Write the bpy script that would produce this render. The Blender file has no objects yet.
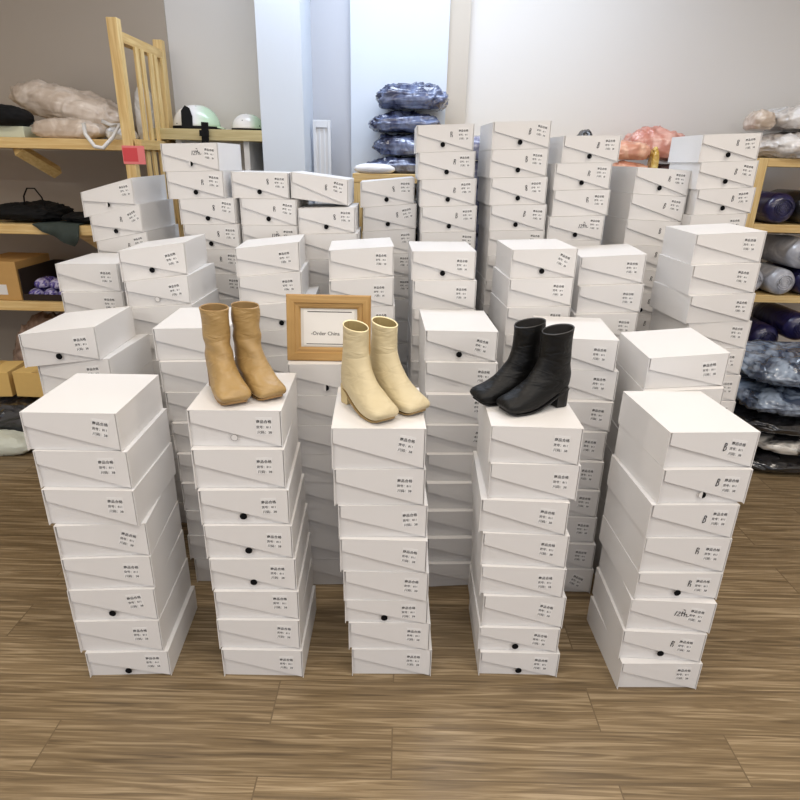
import bpy, math, random
from mathutils import Vector, Matrix, noise

random.seed(7)
scene = bpy.context.scene
COL = scene.collection

# ---------------------------------------------------------------- camera
CAM_H = 1.4609
TH = math.radians(21.649)
ROLL = math.radians(1.335)
right = Vector((1, 0, 0)); up = Vector((0, math.sin(TH), math.cos(TH))); fwd = Vector((0, math.cos(TH), -math.sin(TH)))
cr, sr = math.cos(ROLL), math.sin(ROLL)
r2 = right * cr + up * sr
u2 = up * cr - right * sr
cam_data = bpy.data.cameras.new('camera')
cam = bpy.data.objects.new('camera', cam_data)
COL.objects.link(cam)
M = Matrix((r2, u2, -fwd)).transposed().to_4x4()
M.translation = Vector((0, 0, CAM_H))
cam.matrix_world = M
cam_data.sensor_width = 36.0
cam_data.lens = 600.6 / 800 * 36.0
cam_data.clip_start = 0.05
scene.camera = cam

# ---------------------------------------------------------------- world, lights, exposure
world = bpy.data.worlds.new('world'); scene.world = world; world.use_nodes = True
bg = world.node_tree.nodes['Background']
bg.inputs[0].default_value = (0.78, 0.84, 1.0, 1); bg.inputs[1].default_value = 0.78

def area_light(name, loc, size, energy, color, rot=(0, 0, 0)):
    d = bpy.data.lights.new(name, 'AREA'); d.shape = 'RECTANGLE'
    d.size, d.size_y = size; d.energy = energy; d.color = color
    o = bpy.data.objects.new(name, d); o.location = loc; o.rotation_euler = rot
    COL.objects.link(o); return o

CEIL = 2.9
LAMPS = [(-1.3, 0.1, 14, (1.0, 0.95, 0.89)), (1.3, 0.1, 18, (1.0, 0.93, 0.86)),
         (0.0, 1.15, 16, (1.0, 0.89, 0.77)),
         (-1.9, 1.7, 15, (1.0, 0.92, 0.82)), (1.9, 1.7, 18, (1.0, 0.90, 0.79)), (0.0, -0.3, 16, (1.0, 0.95, 0.89)),
         (-0.35, 3.2, 18, (0.74, 0.84, 1.0)), (0.65, 3.2, 13, (0.76, 0.86, 1.0)),
         (-2.3, -1.6, 44, (1.0, 0.95, 0.88)), (2.3, -1.6, 52, (1.0, 0.96, 0.91))]  # front corner pair added to brighten the insides of both shelves
for i, (x, y, e, c) in enumerate(LAMPS):
    area_light('ceiling_lamp_light', (x, y, CEIL - 0.045), (1.15, 0.28), e, c)

scene.view_settings.view_transform = 'Standard'
scene.view_settings.look = 'None'
scene.view_settings.gamma = 1.0
scene.view_settings.use_curve_mapping = False
scene.view_settings.exposure = -0.10

# ---------------------------------------------------------------- helpers
def lin(r, g, b):
    f = lambda c: (c / 255) / 12.92 if c / 255 <= 0.04045 else ((c / 255 + 0.055) / 1.055) ** 2.4
    return (f(r), f(g), f(b), 1)

def new_mat(name):
    m = bpy.data.materials.new(name); m.use_nodes = True
    nt = m.node_tree; b = nt.nodes['Principled BSDF']
    return m, nt, b

def simple(name, col, rough=0.5, spec=0.5, bump=0.0, scale=60, metal=0.0, var=0.0):
    m, nt, b = new_mat(name)
    b.inputs['Base Color'].default_value = col
    b.inputs['Roughness'].default_value = rough
    b.inputs['Specular IOR Level'].default_value = spec
    b.inputs['Metallic'].default_value = metal
    tc = nt.nodes.new('ShaderNodeTexCoord')
    n = nt.nodes.new('ShaderNodeTexNoise'); n.inputs['Scale'].default_value = scale; n.inputs['Detail'].default_value = 4
    nt.links.new(tc.outputs['Object'], n.inputs['Vector'])
    if bump:
        bp = nt.nodes.new('ShaderNodeBump'); bp.inputs['Strength'].default_value = bump; bp.inputs['Distance'].default_value = 0.002
        nt.links.new(n.outputs['Fac'], bp.inputs['Height']); nt.links.new(bp.outputs['Normal'], b.inputs['Normal'])
    if var:
        mx = nt.nodes.new('ShaderNodeMix'); mx.data_type = 'RGBA'
        mx.inputs['A'].default_value = tuple(c * (1 - var) for c in col[:3]) + (1,)
        mx.inputs['B'].default_value = tuple(min(1, c * (1 + var)) for c in col[:3]) + (1,)
        nt.links.new(n.outputs['Fac'], mx.inputs['Factor']); nt.links.new(mx.outputs['Result'], b.inputs['Base Color'])
    return m

def wood(name, ca, cb, axis='X', rough=0.5, scale=3.0):
    m, nt, b = new_mat(name)
    tc = nt.nodes.new('ShaderNodeTexCoord'); mp = nt.nodes.new('ShaderNodeMapping')
    s = [26, 26, 26]; s['XYZ'.index(axis)] = 1.6
    mp.inputs['Scale'].default_value = s
    n = nt.nodes.new('ShaderNodeTexNoise'); n.inputs['Scale'].default_value = scale; n.inputs['Detail'].default_value = 5; n.inputs['Distortion'].default_value = 0.6
    r = nt.nodes.new('ShaderNodeValToRGB')
    r.color_ramp.elements[0].position = 0.32; r.color_ramp.elements[0].color = cb
    r.color_ramp.elements[1].position = 0.68; r.color_ramp.elements[1].color = ca
    nt.links.new(tc.outputs['Object'], mp.inputs['Vector']); nt.links.new(mp.outputs['Vector'], n.inputs['Vector'])
    nt.links.new(n.outputs['Fac'], r.inputs['Fac']); nt.links.new(r.outputs['Color'], b.inputs['Base Color'])
    b.inputs['Roughness'].default_value = rough
    bp = nt.nodes.new('ShaderNodeBump'); bp.inputs['Strength'].default_value = 0.15; bp.inputs['Distance'].default_value = 0.003
    nt.links.new(n.outputs['Fac'], bp.inputs['Height']); nt.links.new(bp.outputs['Normal'], b.inputs['Normal'])
    return m

def film(name, ca, cb, rough=0.3, bump=0.7, scale=9.0, coat=0.4, edge=(0.42, 0.62)):
    """fabric seen through crinkled clear plastic"""
    m, nt, b = new_mat(name)
    tc = nt.nodes.new('ShaderNodeTexCoord')
    n = nt.nodes.new('ShaderNodeTexNoise'); n.inputs['Scale'].default_value = scale; n.inputs['Detail'].default_value = 5; n.inputs['Distortion'].default_value = 1.6
    n2 = nt.nodes.new('ShaderNodeTexNoise'); n2.noise_type = 'RIDGED_MULTIFRACTAL'; n2.inputs['Scale'].default_value = scale * 1.1; n2.inputs['Detail'].default_value = 4; n2.inputs['Distortion'].default_value = 1.2; n2.inputs['Lacunarity'].default_value = 2.2
    r = nt.nodes.new('ShaderNodeValToRGB')
    r.color_ramp.elements[0].position = edge[0]; r.color_ramp.elements[0].color = ca
    r.color_ramp.elements[1].position = edge[1]; r.color_ramp.elements[1].color = cb  # paler noise tone paints the bright plastic crinkles into the colour
    nt.links.new(tc.outputs['Object'], n.inputs['Vector']); nt.links.new(tc.outputs['Object'], n2.inputs['Vector'])
    nt.links.new(n.outputs['Fac'], r.inputs['Fac']); nt.links.new(r.outputs['Color'], b.inputs['Base Color'])
    b.inputs['Roughness'].default_value = rough
    b.inputs['Specular IOR Level'].default_value = 0.6
    b.inputs['Coat Weight'].default_value = coat; b.inputs['Coat Roughness'].default_value = 0.12
    bp = nt.nodes.new('ShaderNodeBump'); bp.inputs['Strength'].default_value = bump; bp.inputs['Distance'].default_value = 0.02
    nt.links.new(n2.outputs['Fac'], bp.inputs['Height']); nt.links.new(bp.outputs['Normal'], b.inputs['Normal'])
    nt.links.new(bp.outputs['Normal'], b.inputs['Coat Normal'])
    return m

class MB:
    def __init__(s): s.v = []; s.f = []; s.mi = []; s.sm = []
    def add(s, vs, fs, mi=0, smooth=False):
        k = len(s.v); s.v += [tuple(v) for v in vs]
        for f in fs: s.f.append(tuple(i + k for i in f)); s.mi.append(mi); s.sm.append(smooth)
        return s
    def hexa(s, c, mi=0):      # c: 8 corners, bottom 4 ccw then top 4
        return s.add(c, [(3, 2, 1, 0), (4, 5, 6, 7), (0, 1, 5, 4), (1, 2, 6, 5), (2, 3, 7, 6), (3, 0, 4, 7)], mi)
    def box(s, x0, x1, y0, y1, z0, z1, mi=0):
        return s.hexa([(x0, y0, z0), (x1, y0, z0), (x1, y1, z0), (x0, y1, z0), (x0, y0, z1), (x1, y0, z1), (x1, y1, z1), (x0, y1, z1)], mi)
    def prism(s, poly, y0, y1, mi=0):   # poly: (x,z) listed counter-clockwise seen from -y
        n = len(poly)
        vs = [(x, y0, z) for x, z in poly] + [(x, y1, z) for x, z in poly]
        fs = [tuple(range(n)), tuple(range(2 * n - 1, n - 1, -1))] + [((i + 1) % n, i, i + n, (i + 1) % n + n) for i in range(n)]
        return s.add(vs, fs, mi)
    def loft(s, rings, mi=0, smooth=True, cap0=True, cap1=True):
        n = len(rings[0]); vs = [p for r in rings for p in r]; fs = []
        for a in range(len(rings) - 1):
            for i in range(n):
                j = (i + 1) % n; fs.append((a * n + i, a * n + j, (a + 1) * n + j, (a + 1) * n + i))
        if cap0: fs.append(tuple(range(n - 1, -1, -1)))
        if cap1: fs.append(tuple(range((len(rings) - 1) * n, len(rings) * n)))
        return s.add(vs, fs, mi, smooth)
    def tube(s, path, r, n=8, mi=0):
        rings = []
        P = [Vector(p) for p in path]
        for i, p in enumerate(P):
            t = (P[min(i + 1, len(P) - 1)] - P[max(i - 1, 0)]).normalized()
            a = t.cross(Vector((0, 0, 1)))
            if a.length < 1e-3: a = t.cross(Vector((0, 1, 0)))
            a.normalize(); b = t.cross(a)
            rings.append([tuple(p + a * (r * math.cos(2 * math.pi * k / n)) + b * (r * math.sin(2 * math.pi * k / n))) for k in range(n)])
        return s.loft(rings, mi)
    def bar(s, p, q, wa, wb, mi=0):
        """square bar from p to q, section wa x wb"""
        p, q = Vector(p), Vector(q); t = (q - p).normalized()
        a = t.cross(Vector((0, 1, 0)));
        if a.length < 1e-3: a = t.cross(Vector((1, 0, 0)))
        a.normalize(); b = t.cross(a)
        R = lambda c: [tuple(c + a * (x * wa / 2) + b * (y * wb / 2)) for x, y in ((-1, -1), (1, -1), (1, 1), (-1, 1))]
        return s.loft([R(p), R(q)], mi, False)
    def build(s, name, mats, parent=None, loc=None, rot=None, bevel=0.0, subdiv=0):
        me = bpy.data.meshes.new(name); me.from_pydata(s.v, [], s.f)
        if not isinstance(mats, (list, tuple)): mats = [mats]
        for m in mats: me.materials.append(m)
        me.polygons.foreach_set('material_index', s.mi); me.polygons.foreach_set('use_smooth', s.sm)
        me.validate(); me.update()
        return link(me, name, parent, loc, rot, bevel, subdiv)

def link(me, name, parent=None, loc=None, rot=None, bevel=0.0, subdiv=0):
    o = bpy.data.objects.new(name, me); COL.objects.link(o)
    if parent: o.parent = parent
    if loc: o.location = loc
    if rot: o.rotation_euler = rot
    if bevel:
        b = o.modifiers.new('edge', 'BEVEL'); b.width = bevel; b.segments = 2; b.limit_method = 'ANGLE'; b.angle_limit = math.radians(40)
    if subdiv:
        d = o.modifiers.new('smooth', 'SUBSURF'); d.levels = subdiv; d.render_levels = subdiv
    return o

def tag(o, label, cat, group=None, kind=None):
    if label: o['label'] = label
    if cat: o['category'] = cat
    if group: o['group'] = group
    if kind: o['kind'] = kind
    return o

def thing(name, loc, label, cat, group=None, rz=0.0):
    o = bpy.data.objects.new(name, None); COL.objects.link(o)
    o.location = loc; o.rotation_euler = (0, 0, rz); o.empty_display_size = 0.05
    return tag(o, label, cat, group)

def text_mesh(txt, size, bold=0.0, align='LEFT'):
    """text as a flat mesh standing in the xz plane"""
    cu = bpy.data.curves.new('txt', 'FONT'); cu.body = txt; cu.size = size; cu.align_x = align; cu.offset = bold; cu.resolution_u = 2
    o = bpy.data.objects.new('txt', cu); COL.objects.link(o)
    dg = bpy.context.evaluated_depsgraph_get(); dg.update()
    me = bpy.data.meshes.new_from_object(o.evaluated_get(dg))
    bpy.data.objects.remove(o); bpy.data.curves.remove(cu)
    vs = [(v.co.x, 0, v.co.y) for v in me.vertices]; fs = [tuple(p.vertices) for p in me.polygons]
    bpy.data.meshes.remove(me)
    return vs, fs

# ---------------------------------------------------------------- materials
M_board = simple('white_coated_board', (0.73, 0.715, 0.70, 1), 0.5, 0.35, bump=0.05, scale=30)
M_lid = simple('white_lid_board', (0.75, 0.735, 0.72, 1), 0.48, 0.35, bump=0.05, scale=30)
M_hole = simple('hole_shade_black', (0.006, 0.006, 0.007, 1), 0.9, 0.1)
M_ink = simple('printed_ink', (0.012, 0.012, 0.012, 1), 0.7, 0.2)
M_pen = simple('pen_ink', (0.02, 0.02, 0.025, 1), 0.6, 0.2)
M_stick = simple('sticker_paper', (0.80, 0.79, 0.78, 1), 0.5, 0.3)
M_pine = wood('pine', lin(232, 204, 146), lin(212, 176, 112), 'X')
M_pine_z = wood('pine_upright', lin(232, 206, 148), lin(206, 170, 106), 'Z')
M_pine_y = wood('pine_deep', lin(224, 196, 136), lin(200, 164, 102), 'Y')
M_oak = wood('oak_frame', lin(192, 156, 98), lin(164, 126, 72), 'X', 0.42, 2.2)
M_oak_z = wood('oak_frame_upright', lin(192, 156, 98), lin(164, 126, 72), 'Z', 0.42, 2.2)
M_white_paint = simple('white_paint', (0.80, 0.81, 0.83, 1), 0.5, 0.3)
M_wall = simple('wall_paint', lin(226, 224, 221), 0.85, 0.2, bump=0.08, scale=120)
M_wall_cool = simple('wall_paint_cool', lin(218, 226, 236), 0.8, 0.2, bump=0.05, scale=120)
M_wall_grey = simple('wall_paint_grey', lin(200, 202, 208), 0.85, 0.2, bump=0.05, scale=120)
M_wall_taupe = simple('wall_taupe', lin(178, 168, 156), 0.85, 0.2, bump=0.08, scale=120)
M_wall_beige = simple('wall_paint_beige', lin(204, 196, 184), 0.85, 0.2)
M_ceiling = simple('ceiling_paint', (0.82, 0.82, 0.82, 1), 0.9, 0.1)

def floor_material():
    m, nt, b = new_mat('wood_plank_floor')
    L = nt.links.new
    tc = nt.nodes.new('ShaderNodeTexCoord')
    bk = nt.nodes.new('ShaderNodeTexBrick')
    bk.inputs['Scale'].default_value = 1.0; bk.inputs['Brick Width'].default_value = 0.92; bk.inputs['Row Height'].default_value = 0.152
    bk.inputs['Mortar Size'].default_value = 0.0022; bk.inputs['Mortar Smooth'].default_value = 0.3; bk.offset = 0.37; bk.offset_frequency = 2
    bk.inputs['Color1'].default_value = (0.1, 0.1, 0.1, 1); bk.inputs['Color2'].default_value = (0.9, 0.9, 0.9, 1); bk.inputs['Mortar'].default_value = (0.5, 0.5, 0.5, 1)
    L(tc.outputs['Object'], bk.inputs['Vector'])
    # offset each plank's grain by its own random value
    add = nt.nodes.new('ShaderNodeVectorMath'); add.operation = 'ADD'
    cb = nt.nodes.new('ShaderNodeCombineXYZ')
    mul = nt.nodes.new('ShaderNodeMath'); mul.operation = 'MULTIPLY'; mul.inputs[1].default_value = 7.0
    L(bk.outputs['Color'], mul.inputs[0]); L(mul.outputs[0], cb.inputs['X']); L(mul.outputs[0], cb.inputs['Z'])
    L(tc.outputs['Object'], add.inputs[0]); L(cb.outputs[0], add.inputs[1])
    mp = nt.nodes.new('ShaderNodeMapping'); mp.inputs['Scale'].default_value = (1.3, 34, 1)
    L(add.outputs[0], mp.inputs['Vector'])
    n = nt.nodes.new('ShaderNodeTexNoise'); n.inputs['Scale'].default_value = 2.4; n.inputs['Detail'].default_value = 7; n.inputs['Distortion'].default_value = 1.1
    L(mp.outputs[0], n.inputs['Vector'])
    r = nt.nodes.new('ShaderNodeValToRGB'); e = r.color_ramp.elements
    e[0].position = 0.25; e[0].color = lin(92, 76, 54)
    e[1].position = 0.75; e[1].color = lin(186, 166, 134)
    k = e.new(0.5); k.color = lin(138, 118, 88)
    L(n.outputs['Fac'], r.inputs['Fac'])
    mx = nt.nodes.new('ShaderNodeMix'); mx.data_type = 'RGBA'; mx.blend_type = 'MULTIPLY'; mx.inputs['Factor'].default_value = 1.0
    r2_ = nt.nodes.new('ShaderNodeValToRGB'); r2_.color_ramp.elements[0].color = (0.70, 0.68, 0.65, 1); r2_.color_ramp.elements[1].color = (1.0, 1.0, 1.0, 1)
    L(bk.outputs['Color'], r2_.inputs['Fac'])
    L(r.outputs['Color'], mx.inputs['A']); L(r2_.outputs['Color'], mx.inputs['B'])
    mo = nt.nodes.new('ShaderNodeMix'); mo.data_type = 'RGBA'
    L(bk.outputs['Fac'], mo.inputs['Factor']); L(mx.outputs['Result'], mo.inputs['A']); mo.inputs['B'].default_value = lin(104, 87, 63)
    L(mo.outputs['Result'], b.inputs['Base Color'])
    b.inputs['Roughness'].default_value = 0.38; b.inputs['Specular IOR Level'].default_value = 0.45
    bp = nt.nodes.new('ShaderNodeBump'); bp.inputs['Strength'].default_value = 0.12; bp.inputs['Distance'].default_value = 0.003
    L(n.outputs['Fac'], bp.inputs['Height']); L(bp.outputs['Normal'], b.inputs['Normal'])
    return m

# ---------------------------------------------------------------- room shell
def struct(name, mb, mat):
    o = mb.build(name, mat); o['kind'] = 'structure'; return o
YB = 3.9
struct('floor', MB().box(-3.6, 3.6, -3.2, YB + 0.1, -0.06, 0), floor_material())
struct('ceiling', MB().box(-3.6, 3.6, -3.2, YB + 0.1, CEIL, CEIL + 0.06), M_ceiling)
struct('wall_back', MB().box(-1.36, 3.6, YB, YB + 0.1, 0, CEIL), M_wall)
struct('wall_back_taupe', MB().box(-3.6, -1.36, YB - 0.01, YB + 0.1, 0, CEIL), M_wall_taupe)  # darker taupe tone on the stretch behind the pine shelf
struct('wall_left', MB().box(-3.6, -3.5, -3.2, YB, 0, CEIL), M_wall)
struct('wall_right', MB().box(3.5, 3.6, -3.2, YB, 0, CEIL), M_wall)
struct('pillar', MB().box(-0.775, -0.548, 3.52, YB, 0, CEIL), M_wall_cool)
struct('wall_recess', MB().box(-0.548, -0.323, YB - 0.015, YB, 0, CEIL), M_wall_grey)
struct('wall_panel', MB().box(-0.323, 0.224, YB - 0.05, YB, 0, CEIL), M_wall_cool)
struct('trim_1', MB().box(0.224, 0.341, YB - 0.03, YB, 0, CEIL), M_wall_beige)

M_lampcase = simple('lamp_case', (0.8, 0.8, 0.8, 1), 0.4)
LAMP_WHERE = ['over the front stacks on the shelf side', 'over the front stacks on the fabric roll side', 'over the middle rows of boxes',
              'over the slatted pine shelf', 'over the fabric roll shelf', 'over the bare floor before the stacks', 'close to the back wall by the pillar', 'close to the back wall over the pink bags', 'added in the outer front corner to light the pine shelf', 'added in the outer front corner to light the fabric shelf']
for (x, y, e, c), w in zip(LAMPS, LAMP_WHERE):
    t = thing('ceiling_lamp', (x, y, CEIL), 'white ceiling lamp ' + w, 'lamp', 'ceiling lamps')
    MB().box(-0.6, 0.6, -0.16, 0.16, -0.035, 0).build('lamp_housing', M_lampcase, t)
# ---------------------------------------------------------------- shoe boxes
W, LB = 0.24, 0.298
# name: (boxes in the stack, height of the lowest listed box, boxes bottom to top: x, y, yaw, height, sideways tilt)
STACKS = {
  'A': (8, 0.0000, [[-0.7914,1.3693,0.0607,0.0945,0],[-0.804,1.371,0.0607,0.1143,0],[-0.8055,1.3729,0.0696,0.1092,0],[-0.8031,1.3759,0.0951,0.1067,0],[-0.8036,1.3783,0.1046,0.1057,0],[-0.8171,1.3736,0.019,0.1093,0],[-0.8215,1.3816,0.0255,0.1098,0],[-0.8337,1.3822,0.0217,0.1075,0]]),
  'B': (8, 0.0000, [[-0.3928,1.3786,0.0081,0.1049,0],[-0.3978,1.3818,0.0209,0.1089,0],[-0.3974,1.386,0.032,0.0994,0],[-0.4018,1.3906,0.0409,0.1074,0],[-0.4076,1.3926,0.0418,0.108,0],[-0.4123,1.3963,0.0553,0.1084,0],[-0.4199,1.4023,0.0562,0.1178,0],[-0.4244,1.4146,0.0383,0.1058,0]]),
  'C': (8, 0.0000, [[-0.0066,1.3945,0.0218,0.1042,0],[-0.0153,1.3921,0.0188,0.1014,0],[-0.0249,1.3899,0.0186,0.0835,0],[-0.0274,1.3841,0.0005,0.104,0],[-0.0355,1.3795,-0.0024,0.1092,0],[-0.0382,1.387,0.0442,0.1042,0],[-0.0483,1.383,0.0389,0.1107,0],[-0.0515,1.3803,0.0426,0.1176,0]]),
  'D': (8, 0.0000, [[0.3804,1.4043,0.0012,0.0922,0],[0.3716,1.408,-0.0008,0.0908,0],[0.3764,1.4112,0.0008,0.1132,0],[0.3637,1.4119,-0.026,0.1008,0],[0.3598,1.4156,-0.0272,0.1092,0],[0.347,1.4156,-0.0316,0.106,0],[0.3651,1.423,-0.0082,0.1084,0],[0.3583,1.4238,-0.0159,0.1085,0]]),
  'E': (8, 0.0000, [[0.793,1.3669,0.0265,0.1012,0],[0.7857,1.3766,-0.031,0.1066,0],[0.793,1.3819,-0.0378,0.1074,0],[0.7989,1.3911,0.0333,0.0916,0],[0.8001,1.3944,0.0288,0.1135,0],[0.798,1.3945,0.0422,0.1053,0],[0.8122,1.3996,0.0613,0.1042,0],[0.8121,1.4079,0.0698,0.1039,0]]),
  'F': (9, 0.7380, [[-1.0532,1.83,-0.0267,0.1013,0.1246],[-1.0776,1.8132,0.0389,0.1082,0.1212]]),
  'G': (9, 0.0002, [[-0.6141,1.808,0.001,0.1054,0.0044],[-0.6258,1.8033,0.0049,0.1031,0.0056],[-0.6208,1.8032,0.0068,0.102,0.0064],[-0.6246,1.805,0.0094,0.1084,0.0061],[-0.6304,1.8145,0.0092,0.1074,0.0063],[-0.6393,1.8252,0.0109,0.1086,0.0078],[-0.6527,1.8386,0.0139,0.1056,0.011],[-0.6601,1.8416,0.029,0.1061,0.0191],[-0.6719,1.8543,0.0458,0.1076,0.0274]]),
  'H': (8, 0.0016, [[-0.2161,1.8079,0.0538,0.1155,-0.0198],[-0.2182,1.7997,0.0608,0.1147,-0.0173],[-0.22,1.7904,0.0598,0.1119,-0.016],[-0.2215,1.7799,0.0605,0.11,-0.0136],[-0.2226,1.7685,0.0605,0.1078,-0.0105],[-0.2239,1.7607,0.065,0.1075,-0.0056],[-0.2253,1.7551,0.0658,0.1059,-0.0019],[-0.2267,1.7512,0.0674,0.1049,0.0013]]),
  'I': (9, -0.0003, [[0.2334,1.8176,0.1077,0.1025,-0.0389],[0.2291,1.8256,0.1082,0.1042,-0.0346],[0.2249,1.8372,0.1065,0.106,-0.028],[0.2206,1.8479,0.0964,0.106,-0.0218],[0.2163,1.8594,0.0882,0.1073,-0.0148],[0.2117,1.8669,0.0737,0.1061,-0.0102],[0.2071,1.8756,0.0666,0.1079,-0.0047],[0.2022,1.8928,0.0505,0.1074,-0.005],[0.1969,1.9018,0.0438,0.1054,-0.0086]]),
  'J': (9, 0.0001, [[0.5945,1.7976,-0.0081,0.1049,-0.0015],[0.5887,1.8013,-0.0079,0.1052,-0.0014],[0.5815,1.8101,-0.0063,0.1043,-0.0009],[0.5772,1.8142,-0.0102,0.1053,-0.0009],[0.5778,1.823,-0.0136,0.1062,0.0],[0.5765,1.8363,-0.0179,0.1053,0.0014],[0.5851,1.8462,-0.0302,0.1052,0.0028],[0.5899,1.8623,-0.0472,0.1048,0.0069],[0.5733,1.8593,-0.0935,0.1062,0.0053]]),
  'K': (9, 0.7187, [[0.8804,1.7456,-0.0338,0.1045,0.0789],[0.8829,1.7636,-0.0307,0.1062,0.1048]]),
  'L': (10, 0.8588, [[-1.206,2.3113,0.0046,0.1045,0.0259],[-1.2155,2.3219,-0.002,0.1074,0.0251]]),
  'M': (11, 0.8387, [[-0.8919,2.1859,-0.0233,0.1045,0.0859],[-0.9005,2.1919,-0.0261,0.1007,0.1111],[-0.9095,2.2083,0.0646,0.1128,0.1454]]),
  'N': (11, 0.8453, [[-0.4602,2.2613,0.0542,0.1018,0.0952],[-0.505,2.2863,0.0514,0.1041,0.1008],[-0.5109,2.2981,0.0853,0.1086,0.1146]]),
  'O': (11, 0.8435, [[-0.1471,2.232,0.0417,0.1045,0.0468],[-0.1526,2.2295,0.0528,0.1047,0.0571],[-0.1546,2.2565,0.0753,0.1091,0.0754]]),
  'P': (11, 0.9418, [[0.1588,2.2602,0.051,0.1069,0.0179],[0.1519,2.2764,0.0402,0.1065,0.0138]]),
  'Q': (11, 0.8649, [[0.5086,2.2053,0.0759,0.1045,0.0235],[0.5097,2.2123,0.0656,0.1048,0.0328],[0.5126,2.2216,0.0437,0.1047,0.0375]]),
  'R': (11, 0.8296, [[0.7856,2.2737,-0.046,0.1045,0.0431],[0.7958,2.2899,-0.048,0.1067,0.0632],[0.7919,2.3064,-0.0943,0.1087,0.0862]]),
  'S': (12, 0.5204, [[1.1781,2.1643,0.0106,0.1045,0.0107],[1.1772,2.1699,0.018,0.1049,0.015],[1.1715,2.1712,0.0278,0.1027,0.021],[1.174,2.1752,0.0482,0.1037,0.0359],[1.1588,2.1645,0.0727,0.1037,0.0514],[1.1526,2.1722,0.0202,0.1067,0.0553],[1.154,2.1905,-0.0361,0.1066,0.0707]]),
  'T': (13, 1.0246, [[-1.2297,2.6842,-0.1058,0.1045,0.1949],[-1.2462,2.6903,-0.1127,0.1083,0.22],[-1.2717,2.6987,-0.0974,0.1039,0.2645]]),
  'U': (14, 1.0890, [[-0.8253,2.6534,-0.0321,0.1045,0.0293],[-0.8349,2.6576,-0.0389,0.104,0.0431],[-0.8743,2.6555,-0.0389,0.1074,0.0418],[-0.8866,2.6569,-0.054,0.1079,0.0359]]),
  'V': (13, 1.0905, [[-0.5725,2.6469,-0.0241,0.1045,0.0098],[-0.5751,2.6557,-0.0219,0.1072,0.0086],[-0.6066,2.664,-0.0165,0.1051,-0.0043]]),
  'W': (12, 0.9592, [[-0.3106,2.6134,0.0158,0.1031,0.0355],[-0.3155,2.6174,0.0176,0.107,0.0391],[-0.3267,2.6344,0.0151,0.1049,0.0411]]),
  'X': (13, 0.9598, [[-0.0717,2.8094,0.0115,0.1045,0.0451],[-0.068,2.8156,0.0197,0.1059,0.0618],[-0.0656,2.8196,0.0323,0.1055,0.0906],[-0.078,2.8259,0.0326,0.1093,0.0996]]),
  'Y': (15, 1.0737, [[0.1951,2.7152,0.027,0.1045,0.033],[0.1936,2.7169,0.0366,0.1074,0.0431],[0.1865,2.731,0.0337,0.1098,0.0459],[0.175,2.7379,0.0268,0.1079,0.0492],[0.1635,2.7369,0.0189,0.1056,0.0506]]),
  'Z': (15, 1.0905, [[0.4884,2.6781,0.0403,0.1045,0.0186],[0.487,2.681,0.055,0.1055,0.0266],[0.4799,2.6874,0.0616,0.1094,0.0384],[0.4733,2.6931,0.0645,0.1091,0.0441],[0.4718,2.687,0.0572,0.1054,0.0477]]),
  'AA': (15, 1.1570, [[0.7403,2.6881,0.0189,0.1025,0.0403],[0.7526,2.6979,0.0405,0.1063,0.0354],[0.7477,2.7065,0.0495,0.1069,0.031],[0.7688,2.7046,0.0519,0.1054,0.0314]]),
  'AB': (14, 1.0361, [[1.0839,2.705,0.0276,0.1045,-0.0078],[1.0839,2.7118,0.0311,0.1057,-0.0166],[1.0885,2.7189,0.0439,0.1047,-0.0314],[1.0943,2.7254,0.066,0.1064,-0.0405]]),
  'AC': (15, 1.1779, [[1.3268,2.6532,0.0033,0.1045,0.0477],[1.3432,2.6636,0.004,0.1037,0.0538],[1.3347,2.6713,0.015,0.1051,0.058],[1.3248,2.6722,0.015,0.1046,0.0518]]),
}

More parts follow.
